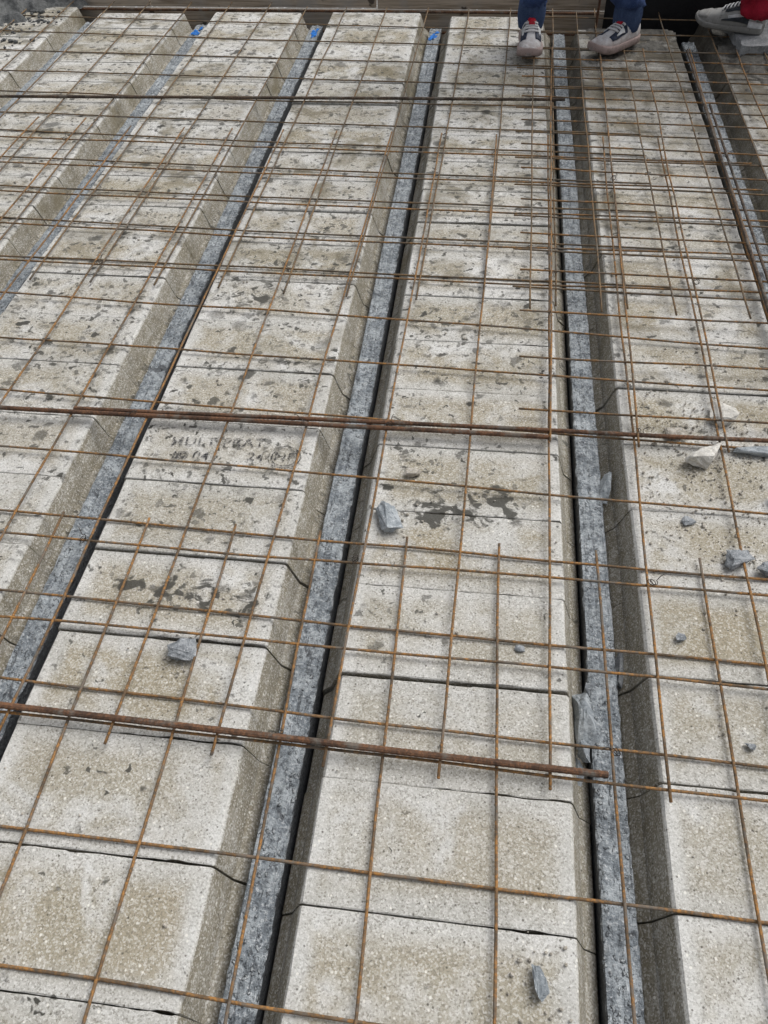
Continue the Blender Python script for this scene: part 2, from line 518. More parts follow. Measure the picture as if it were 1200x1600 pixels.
def beam_mesh(seed, y0, y1):
    hw, zt, zb = 0.0295, -0.054, -0.20
    n = int((y1 - y0) / 0.008)
    cols = [-hw, -hw * 0.93, -hw * 0.7, -hw * 0.42, -hw * 0.14, hw * 0.14, hw * 0.42, hw * 0.7, hw * 0.93, hw]
    V, F = [], []
    ring = len(cols) + 6
    for i in range(n + 1):
        y = y0 + (y1 - y0) * i / n
        wob = 0.0025 * fr(seed, y * 1.3, 0, 1, 2)
        sec = [(-hw, zb), (-hw + 0.001, zt - 0.006)]
        for q, x in enumerate(cols):
            e = 0.004 if q in (0, len(cols) - 1) else 0.0
            jag = 0.0014 * fr(x * 60 + seed, y * 60, 1.3, 1, 2) if e else 0
            d = 0.0034 * fr(x * 90 + seed, y * 55, 0.4, 1, 3) + 0.0014 * math.sin(x * 480 + 2 * fr(seed, y * 3, 5, 1, 2))
            sec.append((x + jag, zt - e + d))
        sec += [(hw - 0.001, zt - 0.006), (hw, zb), (hw + 0.05, zb - 0.002), (-hw - 0.05, zb - 0.002)]
        V += [(x + wob, y, z) for x, z in sec]
    for i in range(n):
        for q in range(ring):
            q2 = (q + 1) % ring
            F.append((i * ring + q, (i + 1) * ring + q, (i + 1) * ring + q2, i * ring + q2))
    F.append(tuple(range(ring)))
    F.append(tuple(range(n * ring, (n + 1) * ring))[::-1])
    bm = bmesh.new(); me = mesh("concrete_beam", V, F); bm.from_mesh(me)
    bmesh.ops.recalc_face_normals(bm, faces=bm.faces); bm.to_mesh(me); bm.free()
    return me


def blob(name, cx, cy, z, rx, ry, seed, mat, parent=None, thick=0.0015, n=26):
    rg = random.Random(seed)
    ph = [rg.uniform(0, 6.28) for _ in range(5)]
    rim = []
    for i in range(n):
        a = 2 * math.pi * i / n
        r = 1 + 0.28 * math.sin(2 * a + ph[0]) + 0.2 * math.sin(3 * a + ph[1]) + 0.16 * math.sin(5 * a + ph[2]) + 0.1 * math.sin(8 * a + ph[3])
        rim.append((cx + rx * r * math.cos(a), cy + ry * r * math.sin(a)))
    V = [(x, y, z) for x, y in rim] + [(cx + (x - cx) * .93, cy + (y - cy) * .93, z + thick) for x, y in rim]
    F = [(i, (i + 1) % n, n + (i + 1) % n, n + i) for i in range(n)] + [tuple(range(n, 2 * n))]
    return link(name, mesh(name, V, F), mat, parent)


BEAMS = [(-4, 3.40, 1.9, "grey concrete beam beside the row half buried in fresh concrete", False),
         (-3, 3.38, 0.4, "grey concrete beam with a torn blue paint mark, next but one to the fresh concrete", True),
         (-2, 3.38, -0.6, "grey concrete beam with blue paint mark, along the stamped blocks, away from the large dark stain", True),
         (-1, 3.36, -1.6, "grey concrete beam with blue paint mark, between the stamped blocks and the large dark stain", True),
         (0, 3.30, -1.6, "grey concrete beam running between the two blue trouser legs, shards wedged beside it", False),
         (1, 3.22, -0.2, "grey grooved concrete beam running towards the shoe below the red trousers", False)]
for k, y1, y0, lab, paint in BEAMS:
    cx = k * PITCH + W + (PITCH - W) / 2
    o = link("concrete_beam", beam_mesh(k * 7.3 + 40, y0, y1), M["beam"])
    o.location = (cx, 0, 0)
    tag(o, lab, "beam", "concrete beams between the block rows")
    if paint:
        blob("paint_mark", random.Random(k).uniform(-.004, .004), y1 - 0.115, -0.0515, 0.016, 0.040, k + 50, M["blue"], o, 0.0006)
        blob("paint_mark", 0.012, y1 - 0.06, -0.0515, 0.008, 0.020, k + 80, M["blue"], o, 0.0006)

# edge trench and shuttering at the far end
trench = tag(link("trench_bottom", mesh("trench_bottom", [(-3.2, 3.2, -0.26), (2.6, 3.2, -0.26), (2.6, 3.62, -0.26), (-3.2, 3.62, -0.26)], [(0, 1, 2, 3)]), M["mud"]), kind="structure")


def plank(x0, x1, y, z0, z1, t, lab, seed):
    rg = random.Random(seed)
    n = 24
    V, F = [], []
    for i in range(n + 1):
        x = x0 + (x1 - x0) * i / n
        w = 0.002 * fr(x * 2, seed, 0, 1, 3)
        for (yy, zz) in ((y, z0), (y, z1 - 0.003), (y + 0.003, z1), (y + t, z1), (y + t, z0)):
            V.append((x, yy + w, zz + 0.002 * fr(x * 3, zz * 4, seed, 1, 2)))
    for i in range(n):
        for q in range(5):
            F.append((i * 5 + q, i * 5 + (q + 1) % 5, (i + 1) * 5 + (q + 1) % 5, (i + 1) * 5 + q))
    F.append((0, 1, 2, 3, 4)[::-1]); F.append(tuple(n * 5 + q for q in range(5)))
    bm = bmesh.new(); me = mesh("formwork_plank", V, F); bm.from_mesh(me)
    bmesh.ops.recalc_face_normals(bm, faces=bm.faces); bm.to_mesh(me); bm.free()
    return tag(link("formwork_plank", me, M["wood"]), lab, "plank", "formwork planks along the far edge")


plank(-3.1, -1.605, 3.565, -0.03, 0.17, 0.027, "weathered brown formwork plank standing behind the fresh concrete heap", 1)
plank(-1.596, -0.40, 3.56, -0.028, 0.172, 0.027, "weathered brown formwork plank standing behind two beams marked with blue paint", 2)
plank(-0.391, 0.86, 3.567, -0.034, 0.166, 0.027, "weathered brown formwork plank reaching up to the blue trouser legs", 3)
plank(-3.1, 0.86, 3.553, -0.26, -0.042, 0.03, "dark lower formwork plank below the upper planks, facing the block ends", 4)

# black sheet added behind the trench, standing in for an unidentified dark shape
V, F = [], []
nx, nz_ = 30, 12
for i in range(nx + 1):
    for j in range(nz_ + 1):
        x = 0.735 + 1.5 * i / nx
        z = -0.26 + 0.75 * j / nz_
        V.append((x, 3.40 + 0.03 * fr(x * 4, z * 2, 3.1, 1, 3) + 0.05 * z, z))
for i in range(nx):
    for j in range(nz_):
        a = i * (nz_ + 1) + j
        F.append((a, a + nz_ + 1, a + nz_ + 2, a + 1))
sheet = link("standin_sheet", mesh("standin_sheet", V, F), M["black"], None, True)
sm = sheet.modifiers.new("thick", 'SOLIDIFY'); sm.thickness = 0.002
tag(sheet, "upright black sheet standing in for the dark shape between the blue trousers and the red trousers", "plastic sheet")

# ------------------------------------------------------------------ mesh sheets of rods
SHEETS = [
    (0.0045, [[(-1.258, 0.092), (-0.701, 0.081), (-0.242, 0.07), (0.332, 0.058), (0.737, 0.053), (1.356, 0.041)], [(-1.258, -0.125), (-0.762, -0.132), (-0.194, -0.142), (0.335, -0.153), (0.708, -0.155), (1.356, -0.166)], [(-1.258, -0.325), (-0.67, -0.336), (-0.148, -0.348), (0.337, -0.361), (0.679, -0.364), (1.356, -0.377)], [(-1.258, -0.603), (-0.546, -0.611), (-0.088, -0.615), (0.317, -0.622), (0.642, -0.624), (1.356, -0.632)], [(-1.258, -0.809), (-0.453, -0.818), (-0.041, -0.824), (0.502, -0.829), (1.356, -0.839)], [(-1.258, -1.02), (-0.453, -1.029), (0.502, -1.04), (1.356, -1.05)]],
     [((-1.111, 0.089), (-1.121, -1.25)), ((-0.906, 0.089), (-0.901, -1.25)), ((-0.702, 0.089), (-0.698, -1.25)), ((-0.495, 0.089), (-0.498, -1.25)), ((-0.291, 0.089), (-0.291, -1.25)), ((-0.097, 0.089), (-0.072, -1.25)), ((0.099, 0.089), (0.117, -1.25)), ((0.303, 0.089), (0.32, -1.25)), ((0.514, 0.089), (0.52, -1.25)), ((0.729, 0.089), (0.717, -1.25)), ((0.931, 0.089), (0.926, -1.25)), ((1.136, 0.089), (1.131, -1.25))]),
    (0.012, [[(-1.95, 1.96), (-1.7, 1.954), (-0.656, 1.918), (0.309, 1.904), (1.149, 1.887), (1.155, 1.887)], [(-1.95, 1.753), (-1.608, 1.747), (-0.61, 1.715), (0.312, 1.708), (1.15, 1.7), (1.155, 1.7)], [(-1.95, 1.54), (-1.512, 1.534), (-0.564, 1.508), (0.314, 1.495), (0.936, 1.499), (1.155, 1.496)], [(-1.95, 1.328), (-1.416, 1.322), (-0.515, 1.292), (0.317, 1.284), (0.908, 1.295), (1.155, 1.292)], [(-1.95, 1.103), (-1.316, 1.1), (-0.47, 1.091), (0.31, 1.083), (0.879, 1.091), (1.155, 1.09)], [(-1.95, 0.957), (-1.237, 0.926), (-0.668, 0.902), (-0.427, 0.901), (0.3, 0.868), (0.844, 0.835), (1.155, 0.821)], [(-1.95, 0.733), (-1.14, 0.711), (-0.38, 0.69), (0.819, 0.657), (1.155, 0.648)], [(-1.95, 0.521), (-1.041, 0.493), (-0.331, 0.471), (0.79, 0.436), (1.155, 0.425)], [(-1.95, 0.31), (-0.946, 0.281), (-0.285, 0.265), (0.759, 0.232), (1.155, 0.221)], [(-1.95, 0.02), (-0.825, 0.014), (-0.226, 0.006), (0.332, 0.007), (0.728, 0.006), (1.155, 0.004)], [(-1.95, -0.188), (-0.729, -0.2), (-0.18, -0.201), (0.334, -0.207), (0.697, -0.214), (1.155, -0.218)], [(-1.95, -0.386), (-0.63, -0.408), (0.676, -0.43), (1.155, -0.438)]],
     [((-1.81, 2.12), (-1.84, -0.453)), ((-1.609, 2.12), (-1.641, -0.453)), ((-1.408, 2.12), (-1.442, -0.453)), ((-1.193, 2.056), (-1.233, -0.453)), ((-0.977, 2.056), (-1.024, -0.453)), ((-0.782, 2.056), (-0.815, -0.453)), ((-0.575, 2.056), (-0.616, -0.453)), ((-0.367, 2.056), (-0.407, -0.453)), ((-0.153, 2.056), (-0.204, -0.453)), ((0.042, 2.056), (0.001, -0.453)), ((0.252, 2.056), (0.208, -0.453)), ((0.444, 2.056), (0.402, -0.453)), ((0.643, 2.056), (0.605, -0.453)), ((0.847, 2.056), (0.812, -0.453)), ((1.046, 2.056), (1.016, -0.453))]),
    (0.0045, [[(-2.565, 3.323), (-1.895, 3.288), (-0.952, 3.233), (0.295, 3.175), (0.793, 3.149)], [(-2.565, 3.111), (-2.22, 3.094), (-0.904, 3.018), (0.297, 2.971), (0.793, 2.946)], [(-2.565, 2.868), (-2.111, 2.851), (-0.856, 2.803), (0.3, 2.757), (0.793, 2.738)], [(-2.565, 2.63), (-2.003, 2.613), (-0.807, 2.582), (0.302, 2.548), (0.787, 2.524), (0.793, 2.524)], [(-2.565, 2.412), (-1.904, 2.395), (-0.754, 2.349), (0.304, 2.348), (0.781, 2.329), (0.793, 2.329)], [(-2.565, 2.209), (-1.811, 2.188), (-0.71, 2.152), (0.308, 2.13), (0.782, 2.116), (0.793, 2.116)], [(-2.565, 2.06), (-1.74, 2.031), (-0.67, 1.976), (0.31, 1.96), (0.793, 1.943)], [(-2.565, 1.827), (-1.636, 1.802), (-0.625, 1.773), (0.312, 1.751), (0.793, 1.738)], [(-2.565, 1.604), (-1.539, 1.585), (-0.577, 1.561), (0.315, 1.551), (0.793, 1.542)], [(-2.565, 1.397), (-1.442, 1.371), (-0.526, 1.336), (0.317, 1.331), (0.793, 1.32)], [(-2.565, 1.146), (-1.334, 1.134), (-0.481, 1.131), (0.3, 1.116), (0.793, 1.111)]],
     [((-2.402, 3.503), (-2.392, 1.001)), ((-2.202, 3.503), (-2.192, 1.001)), ((-1.992, 3.503), (-1.987, 1.001)), ((-1.772, 3.503), (-1.781, 1.001)), ((-1.576, 3.503), (-1.579, 1.001)), ((-1.352, 3.503), (-1.376, 1.001)), ((-1.139, 3.503), (-1.172, 1.001)), ((-0.931, 3.503), (-0.976, 1.001)), ((-0.731, 3.443), (-0.77, 1.001)), ((-0.53, 3.443), (-0.569, 1.001)), ((-0.327, 3.443), (-0.363, 0.986)), ((-0.119, 3.443), (-0.167, 0.986)), ((0.083, 3.443), (0.039, 0.986)), ((0.286, 3.443), (0.236, 0.986)), ((0.49, 3.443), (0.444, 0.986)), ((0.69, 3.443), (0.65, 0.986))]),
    (0.018, [[(0.32, 3.312), (0.329, 3.311), (1.096, 3.281), (1.743, 3.256)], [(0.32, 3.112), (0.329, 3.112), (1.096, 3.082), (1.743, 3.057)], [(0.32, 2.913), (0.329, 2.913), (1.096, 2.886), (1.743, 2.863)], [(0.32, 2.694), (0.329, 2.694), (1.096, 2.67), (1.743, 2.65)], [(0.32, 2.495), (0.329, 2.495), (1.096, 2.471), (1.743, 2.451)], [(0.32, 2.296), (0.329, 2.296), (1.096, 2.275), (1.743, 2.257)], [(0.32, 2.087), (0.329, 2.086), (1.096, 2.062), (1.743, 2.041)], [(0.32, 1.878), (0.329, 1.877), (1.096, 1.861), (1.743, 1.848)], [(0.32, 1.679), (0.329, 1.678), (1.096, 1.655), (1.743, 1.636)], [(0.32, 1.469), (0.329, 1.469), (1.096, 1.448), (1.743, 1.431)], [(0.32, 1.265), (0.329, 1.265), (1.096, 1.245), (1.743, 1.228)], [(0.32, 1.061), (0.329, 1.061), (1.096, 1.04), (1.743, 1.022)]],
     [((0.398, 3.36), (0.371, 0.947)), ((0.596, 3.36), (0.575, 0.947)), ((0.785, 3.36), (0.78, 0.947)), ((0.983, 3.36), (0.983, 0.947)), ((1.181, 3.36), (1.176, 0.947)), ((1.379, 3.36), (1.374, 0.947)), ((1.577, 3.36), (1.577, 0.947))]),
    (0.025, [[(0.341, 2.784), (0.344, 2.784), (1.092, 2.753), (1.785, 2.725)], [(0.341, 2.589), (0.344, 2.589), (1.092, 2.553), (1.785, 2.52)], [(0.341, 2.391), (0.344, 2.391), (1.092, 2.356), (1.785, 2.324)], [(0.341, 2.174), (0.344, 2.174), (1.092, 2.147), (1.785, 2.122)], [(0.341, 1.975), (0.344, 1.975), (1.092, 1.934), (1.785, 1.896)], [(0.341, 1.787), (0.344, 1.786), (1.092, 1.749), (1.785, 1.714)], [(0.341, 1.566), (0.344, 1.566), (1.092, 1.536), (1.785, 1.508)], [(0.341, 1.351), (0.344, 1.351), (1.092, 1.332), (1.785, 1.314)], [(0.341, 1.143), (0.344, 1.143), (1.092, 1.128), (1.785, 1.114)], [(0.341, 0.935), (0.344, 0.935), (1.092, 0.922), (1.785, 0.91)], [(0.341, 0.726), (0.344, 0.726), (1.092, 0.725), (1.785, 0.724)], [(0.341, 0.516), (0.344, 0.516), (1.092, 0.517), (1.785, 0.517)]],
     [((0.471, 2.894), (0.417, 0.4)), ((0.678, 2.894), (0.628, 0.4)), ((0.866, 2.894), (0.836, 0.4)), ((1.063, 2.894), (1.028, 0.4)), ((1.255, 2.894), (1.235, 0.4)), ((1.452, 2.894), (1.442, 0.4))]),
]
SHEET_LABELS = [
    "rusty steel mesh sheet under the rebar that ends on the beam beside the wedged shard",
    "rusty steel mesh sheet crossing the deck beneath the pair of rebars, over the stamped blocks",
    "weathered steel mesh sheet reaching to the planks, under the long dark rebar",
    "steel mesh sheet under both persons' shoes, ending at the thick rods beside the red trousers",
    "steel mesh sheet whose cut rod ends stop beside the beam between the blue trouser legs",
]
ROD = 0.0029


def rod(name, pts, z, parent, seed, mat, r=ROD):
    """one rod of the mesh: gentle waviness, polyline resampled"""
    out = []
    for (a, b) in zip(pts[:-1], pts[1:]):
        d = math.hypot(b[0] - a[0], b[1] - a[1])
        m = max(2, int(d / 0.07))
        for i in range(m):
            t = i / m
            out.append((a[0] + (b[0] - a[0]) * t, a[1] + (b[1] - a[1]) * t))
    out.append(pts[-1])
    path = []
    for (x, y) in out:
        w = 0.0042 * fr(x * 2 + seed, y * 2, seed * .7, 1, 2)
        path.append((x + w * (1 if name == 'long_rod' else 0), y + w * (0 if name == 'long_rod' else 1),
                     z + 0.0028 * abs(fr(x * 1.7, y * 1.7, seed, 1, 2))))
    V, F = tube(path, r, 7)
    return link(name, mesh(name, V, F), mat, parent, True)


sheets = []
for si, (z, cross, longs) in enumerate(SHEETS):
    s = tag(empty("mesh_sheet", (0, 0, 0)), SHEET_LABELS[si], "steel mesh", "welded steel mesh sheets laid over the deck")
    sheets.append(s)
    mt = M["rod_dark"] if si in (2, 3) else M["rod"]
    for q, pts in enumerate(cross):
        rod("cross_rod", pts, z, s, si * 31 + q, mt)
    for q, (a, b) in enumerate(longs):
        rod("long_rod", [a, b], z + 2 * ROD, s, si * 57 + q + 300, mt)


def tie(x, y, z, ang, parent, seed):
    rg = random.Random(seed)
    path = []
    ca, sa = math.cos(ang), math.sin(ang)
    for i in range(22):
        t = i / 21
        a = t * 4.4 * math.pi
        r = 0.008
        u, w = math.cos(a) * r + (t - .5) * 0.006, math.sin(a) * r * 0.9
        path.append((x + u * ca - (t - .5) * 0.010 * sa, y + u * sa + (t - .5) * 0.010 * ca, z + w))
    e = Vector(path[-1])
    for i in range(1, 7):
        t = i / 6
        path.append((e.x + 0.018 * t * math.cos(ang + 1.2) , e.y + 0.018 * t * math.sin(ang + 1.2), e.z + 0.012 * math.sin(t * 2.4)))
    V, F = tube(path, 0.0009, 5)
    return link("tie_wire", mesh("tie_wire", V, F), M["tie"], parent, True)


TIES = [(0.02, 0.425, .03, 0), (-.195, .415, .03, 0), (-.635, .41, .03, 0), (.633, .455, .03, 0), (-.09, -.405, .022, 0), (.52, -.37, .015, 0), (-.005, .007, .025, 1),
        (.62, .006, .025, 1), (-.62, .005, .025, 1), (.85, 1.09, .04, 3), (.44, 1.1, .04, 1), (-.98, 1.1, .02, 2), (-.37, 1.1, .02, 2), (.655, 1.7, .04, 3), (1.05, 1.87, .05, 3), (-1.42, 1.93, .02, 1)]
for i, (x, y, z, si) in enumerate(TIES):
    tie(x, y, z, i * 1.7, sheets[si], i)


# ------------------------------------------------------------------ loose thick rebars (ribbed)
def rebar(pts, r, z, lab, mat, seed, name="rebar"):
    path, rad = [], []
    a, b = Vector(pts[0]), Vector(pts[-1])
    if len(a) == 2: a = Vector((*a, z)); b = Vector((*b, z))
    d = (b - a).length
    step = 0.0055
    n = int(d / step)
    for i in range(n + 1):
        p = a.lerp(b, i / n)
        p.z += 0.002 * fr(p.x * 1.3, p.y * 1.3, seed, 1, 2)
        p.y += 0.003 * fr(p.x * 0.9, p.y * 0.9, seed + 9, 1, 2)
        path.append(p)
        rad.append(r * (1.05 if i % 2 else 0.965))
    V, F = tube(path, rad, 10)
    return tag(link(name, mesh(name, V, F), mat, None, False), lab, "rebar", "loose ribbed rebars")


rebar([(-1.35, -0.392), (0.502, -0.42)], 0.0064, 0.0270, "thick rusty ribbed rebar ending on the beam beside the wedged grey shard", M["bar"], 1)
rebar([(-1.45, 0.403), (0.418, 0.4195)], 0.0060, 0.0268, "thick rusty ribbed rebar whose cut end stops short of the beam, paired with another", M["bar"], 2)
rebar([(-0.80, 0.421), (1.30, 0.458)], 0.0055, 0.0262, "thinner dark rebar running over the tan and grey rubble pieces, paired with another", M["bar"], 3)
rebar([(-2.5, 2.285), (0.515, 2.378)], 0.0060, 0.0195, "long dark ribbed rebar lying across the spattered blocks, alone", M["bar_dark"], 4)
rebar([(1.026, 0.62), (1.046, 2.85)], 0.0045, 0.042, "dark rebar lying lengthwise along the grooved beam towards the red trousers", M["bar_dark"], 5)
rebar([(1.052, 0.62), (1.062, 2.3)], 0.0042, 0.0415, "shorter dark rebar lying lengthwise along the grooved beam towards the red trousers", M["bar_dark"], 6)
rebar([(-3.0, 3.485), (0.72, 3.475)], 0.0060, -0.018, "rusty rebar lying along the foot of the planks past the block ends", M["bar"], 7)
rebar([(-3.0, 3.50), (0.72, 3.50)], 0.0060, -0.12, "rusty rebar low in the trench below the planks", M["bar"], 8)
rebar([(0.50, 3.16, 0.0), (0.66, 3.165, 0.0)], 0.0045, 0, "short grey rod lying behind the blue trouser legs", M["bar_dark"], 9)
rebar([(0.69, 3.26, -0.2), (0.688, 3.27, 0.9)], 0.0060, 0, "upright rusty starter bar beside the blue trouser leg", M["bar"], 10)

# ------------------------------------------------------------------ rubble
def chunk_mesh(seed, dims, rough=0.085, npts=15, cuts=4):
    rg = random.Random(seed)
    bm = bmesh.new()
    for _ in range(npts):
        v = Vector((rg.gauss(0, 1), rg.gauss(0, 1), rg.gauss(0, 1))).normalized()
        v = Vector(tuple(max(-0.72, min(0.72, c)) for c in v)) * rg.uniform(0.8, 1.1)
        bm.verts.new(v)
    res = bmesh.ops.convex_hull(bm, input=bm.verts)
    junk = [g for g in res["geom_interior"] if isinstance(g, bmesh.types.BMVert)]
    bmesh.ops.delete(bm, geom=junk, context='VERTS')
    bmesh.ops.triangulate(bm, faces=bm.faces)
    bmesh.ops.subdivide_edges(bm, edges=bm.edges, cuts=cuts, use_grid_fill=True)
    bmesh.ops.triangulate(bm, faces=bm.faces)
    for v in bm.verts:
        d = fr(v.co.x * 2.6 + seed, v.co.y * 2.6, v.co.z * 2.6, 1, 5)
        v.co += v.co.normalized() * d * rough
    xs = [max(abs(v.co[i]) for v in bm.verts) for i in range(3)]
    for v in bm.verts:
        v.co = Vector(tuple(v.co[i] / xs[i] * dims[i] / 2 for i in range(3)))
    return bm_mesh("concrete_chunk", bm)


def chunk(x, y, z, dims, rz, mat, lab, seed, tilt=(0, 0), name="concrete_chunk"):
    o = link(name, chunk_mesh(seed, dims), M[mat])
    o.location = (x, y, z + dims[2] * 0.47)
    o.rotation_euler = (tilt[0], tilt[1], rz)
    return tag(o, lab, "rubble", "broken pieces lying on the deck")


chunk(0.052, 0.139, 0, (0.05, 0.085, 0.034), 0.45, "shard", "pale grey wedge of concrete beside the large dark stain", 3, (0.1, 0.15))
chunk(-0.324, -0.242, 0, (0.062, 0.055, 0.032), 0.3, "grey", "grey angular concrete lump lying alone past the illegible stamped block", 8, (0.1, 0.1))
chunk(0.093, 0.289, 0, (0.042, 0.026, 0.018), 0.1, "tan", "small pale flake beside small dark spots and a rod", 12)
chunk(0.556, 0.335, -0.078, (0.030, 0.085, 0.05), -0.12, "shard", "grey upright shard stuck in the groove beside the beam near the rebar pair", 15, (0.25, 0.2))
chunk(0.785, 0.388, 0, (0.120, 0.058, 0.042), 0.45, "pale", "pale tan broken block corner lying against the thin rebar", 21, (0.1, 0.1))
chunk(0.728, 0.478, 0, (0.055, 0.036, 0.022), 0.2, "tan", "pale tan crumb of block tucked behind the thin rebar", 25)
chunk(0.843, 0.555, 0, (0.085, 0.075, 0.030), -0.5, "pale", "broad pale broken flake under the doubled rods", 28)
chunk(0.905, 0.437, 0, (0.125, 0.040, 0.022), -0.06, "shard", "long flat grey concrete strip lying along the thin rebar", 31)
chunk(0.806, 0.098, 0, (0.064, 0.050, 0.032), 0.55, "grey", "grey speckled concrete lump beside a rod end", 37, (0.1, 0.0))
chunk(0.868, 0.072, 0, (0.050, 0.040, 0.026), 0.2, "grey", "rounded grey concrete lump beside the speckled lump", 39)
chunk(0.945, 0.262, 0, (0.055, 0.075, 0.036), 0.3, "grey", "dark grey tall lump near the far side of the rubble", 44)
chunk(0.722, 0.199, 0, (0.032, 0.026, 0.014), 0.4, "grey", "small grey flake past the block joint near the rubble", 47)
chunk(0.667, -0.113, 0, (0.024, 0.020, 0.012), 0.9, "grey", "tiny grey pebble alone on the brown block", 51)
chunk(0.383, -0.748, 0, (0.024, 0.052, 0.022), 0.12, "shard", "small grey prism shaped chip lying on the block", 54)
chunk(0.4745, -0.285, -0.071, (0.040, 0.135, 0.052), 0.10, "shard", "long pale grey shard wedged between the block and the beam", 60, (-0.10, 0.1))
chunk(0.4685, -0.405, -0.086, (0.026, 0.110, 0.036), 0.03, "shard", "grey shard sunk in the gap under the thick rebar end", 63, (-0.05, 0.1))
chunk(0.561, -0.148, -0.085, (0.020, 0.085, 0.026), -0.05, "grey", "dark grey sliver lying in the groove against the beam", 66)
chunk(-0.627, 0.135, -0.082, (0.016, 0.045, 0.03), -0.1, "grey", "small grey chip stuck to the beam near the stamped block", 70)
chunk(0.348, -0.167, 0, (0.024, 0.016, 0.009), 0.2, "grey", "tiny grey chip on the pale block", 73)
chunk(0.765, -0.33, 0, (0.020, 0.016, 0.010), 0.2, "grey", "tiny grey chip beside the outer rod", 75)

chunk(0.478, -0.348, -0.062, (0.026, 0.045, 0.034), 0.5, "shard", "short grey broken piece between the wedged shard and the thick rebar", 81, (0.2, 0.1))
chunk(0.490, -0.215, -0.058, (0.020, 0.030, 0.022), 0.2, "grey", "small grey broken piece at the end of the wedged shard away from the thick rebar", 84)
# crumbs too many to count
bm = bmesh.new()
rg = random.Random(77)
NEAR = [(0.052, 0.139), (-0.324, -0.242), (0.78, 0.39), (0.73, 0.478), (0.843, 0.555), (0.90, 0.437), (0.806, 0.098), (0.868, 0.072), (0.722, 0.199), (0.383, -0.748)]
for i in range(1500):
    if i % 4 == 0:
        q = NEAR[(i // 4) % len(NEAR)]; x, y = rg.gauss(q[0], 0.03), rg.gauss(q[1], 0.03)
    elif rg.random() < 0.55:
        x, y = rg.gauss(0.83, 0.14), rg.gauss(0.33, 0.22)
    else:
        x, y = rg.uniform(-1.3, 1.1), rg.uniform(-0.9, 2.8)
    if (x % 0.6) > 0.43 or (x % 0.6) < 0.012: continue
    s = abs(rg.gauss(0.0010, 0.0012)) + 0.0008
    m = Matrix.Translation((x, y, s * 0.5)) @ Matrix.Rotation(rg.uniform(0, 6), 4, Vector((rg.random(), rg.random(), rg.random())).normalized()) @ Matrix.Diagonal((s * rg.uniform(.7, 1.5), s, s * .8, 1))
    bmesh.ops.create_icosphere(bm, subdivisions=1, radius=1, matrix=m)
tag(link("concrete_crumbs", bm_mesh("concrete_crumbs", bm), M["tan"]), "small pale concrete crumbs strewn over the blocks", kind="stuff")

bm = bmesh.new()
for i in range(700):
    x, y = -2.42 + abs(rg.gauss(0, 0.24)), rg.uniform(2.45, 3.4)
    d = (-2.10 - x) * 0.9 + (y - 3.42) * 0.55
    if d < -0.42 * rg.random() - 0.05 or x > -1.965: continue
    s = abs(rg.gauss(0.003, 0.0035)) + 0.002
    m = Matrix.Translation((x, y, s * 0.4)) @ Matrix.Rotation(rg.uniform(0, 6), 4, 'Z') @ Matrix.Diagonal((s * rg.uniform(.8, 1.8), s, s * .7, 1))
    bmesh.ops.create_icosphere(bm, subdivisions=1, radius=1, matrix=m)
tag(link("concrete_crumbs", bm_mesh("concrete_crumbs", bm), M["wet"]), "dark wet concrete crumbs scattered at the foot of the fresh concrete", kind="stuff")

# ------------------------------------------------------------------ stamp on one block
def text_mesh(body, size, x, y, rot=0.0):
    cu = bpy.data.curves.new("stamp", 'FONT')
    cu.body = body; cu.size = size; cu.offset = size * 0.012
    cu.space_character = 1.12
    ob = bpy.data.objects.new("tmp", cu)
    col.objects.link(ob)
    dg = bpy.context.evaluated_depsgraph_get()
    me = bpy.data.meshes.new_from_object(ob.evaluated_get(dg))
    bpy.data.objects.remove(ob)
    for v in me.vertices:
        vx, vy = v.co.x, v.co.y
        v.co = (x + vx * math.cos(rot) - vy * math.sin(rot), y + vx * math.sin(rot) + vy * math.cos(rot), 0)
    return me


STZ = 0.2036
for body, size, x, y in (("MULTIPRAT", 0.042, -0.522, 0.333), ("04", 0.040, -0.455, 0.290), ("24", 0.040, -0.318, 0.298), ("NF", 0.040, -0.252, 0.303)):
    o = link("stamp_print", text_mesh(body, size, x, y, 0.06 if body == "MULTIPRAT" else 0.03), M["ink"], floor)
    o.location = (0, 0, STZ)
V, F = [], []
for rr in (0.030, 0.0335, 0.0385, 0.0415):
    for i in range(40):
        a = 2 * math.pi * i / 40
        V.append((-0.226 + rr * math.cos(a), 0.316 + rr * 0.92 * math.sin(a), 0))
for base in (0, 80):
    for i in range(40):
        F.append((base + i, base + (i + 1) % 40, base + 40 + (i + 1) % 40, base + 40 + i))
o = link("stamp_print", mesh("stamp_print", V, F), M["ink"], floor)
o.location = (0, 0, STZ)
o = link("stamp_print", mesh("stamp_print", [(-0.505, .288, 0), (-0.468, .290, 0), (-0.466, .315, 0), (-0.503, .313, 0)], [(0, 1, 2, 3)]), M["ink"], floor)
o.location = (0, 0, STZ)


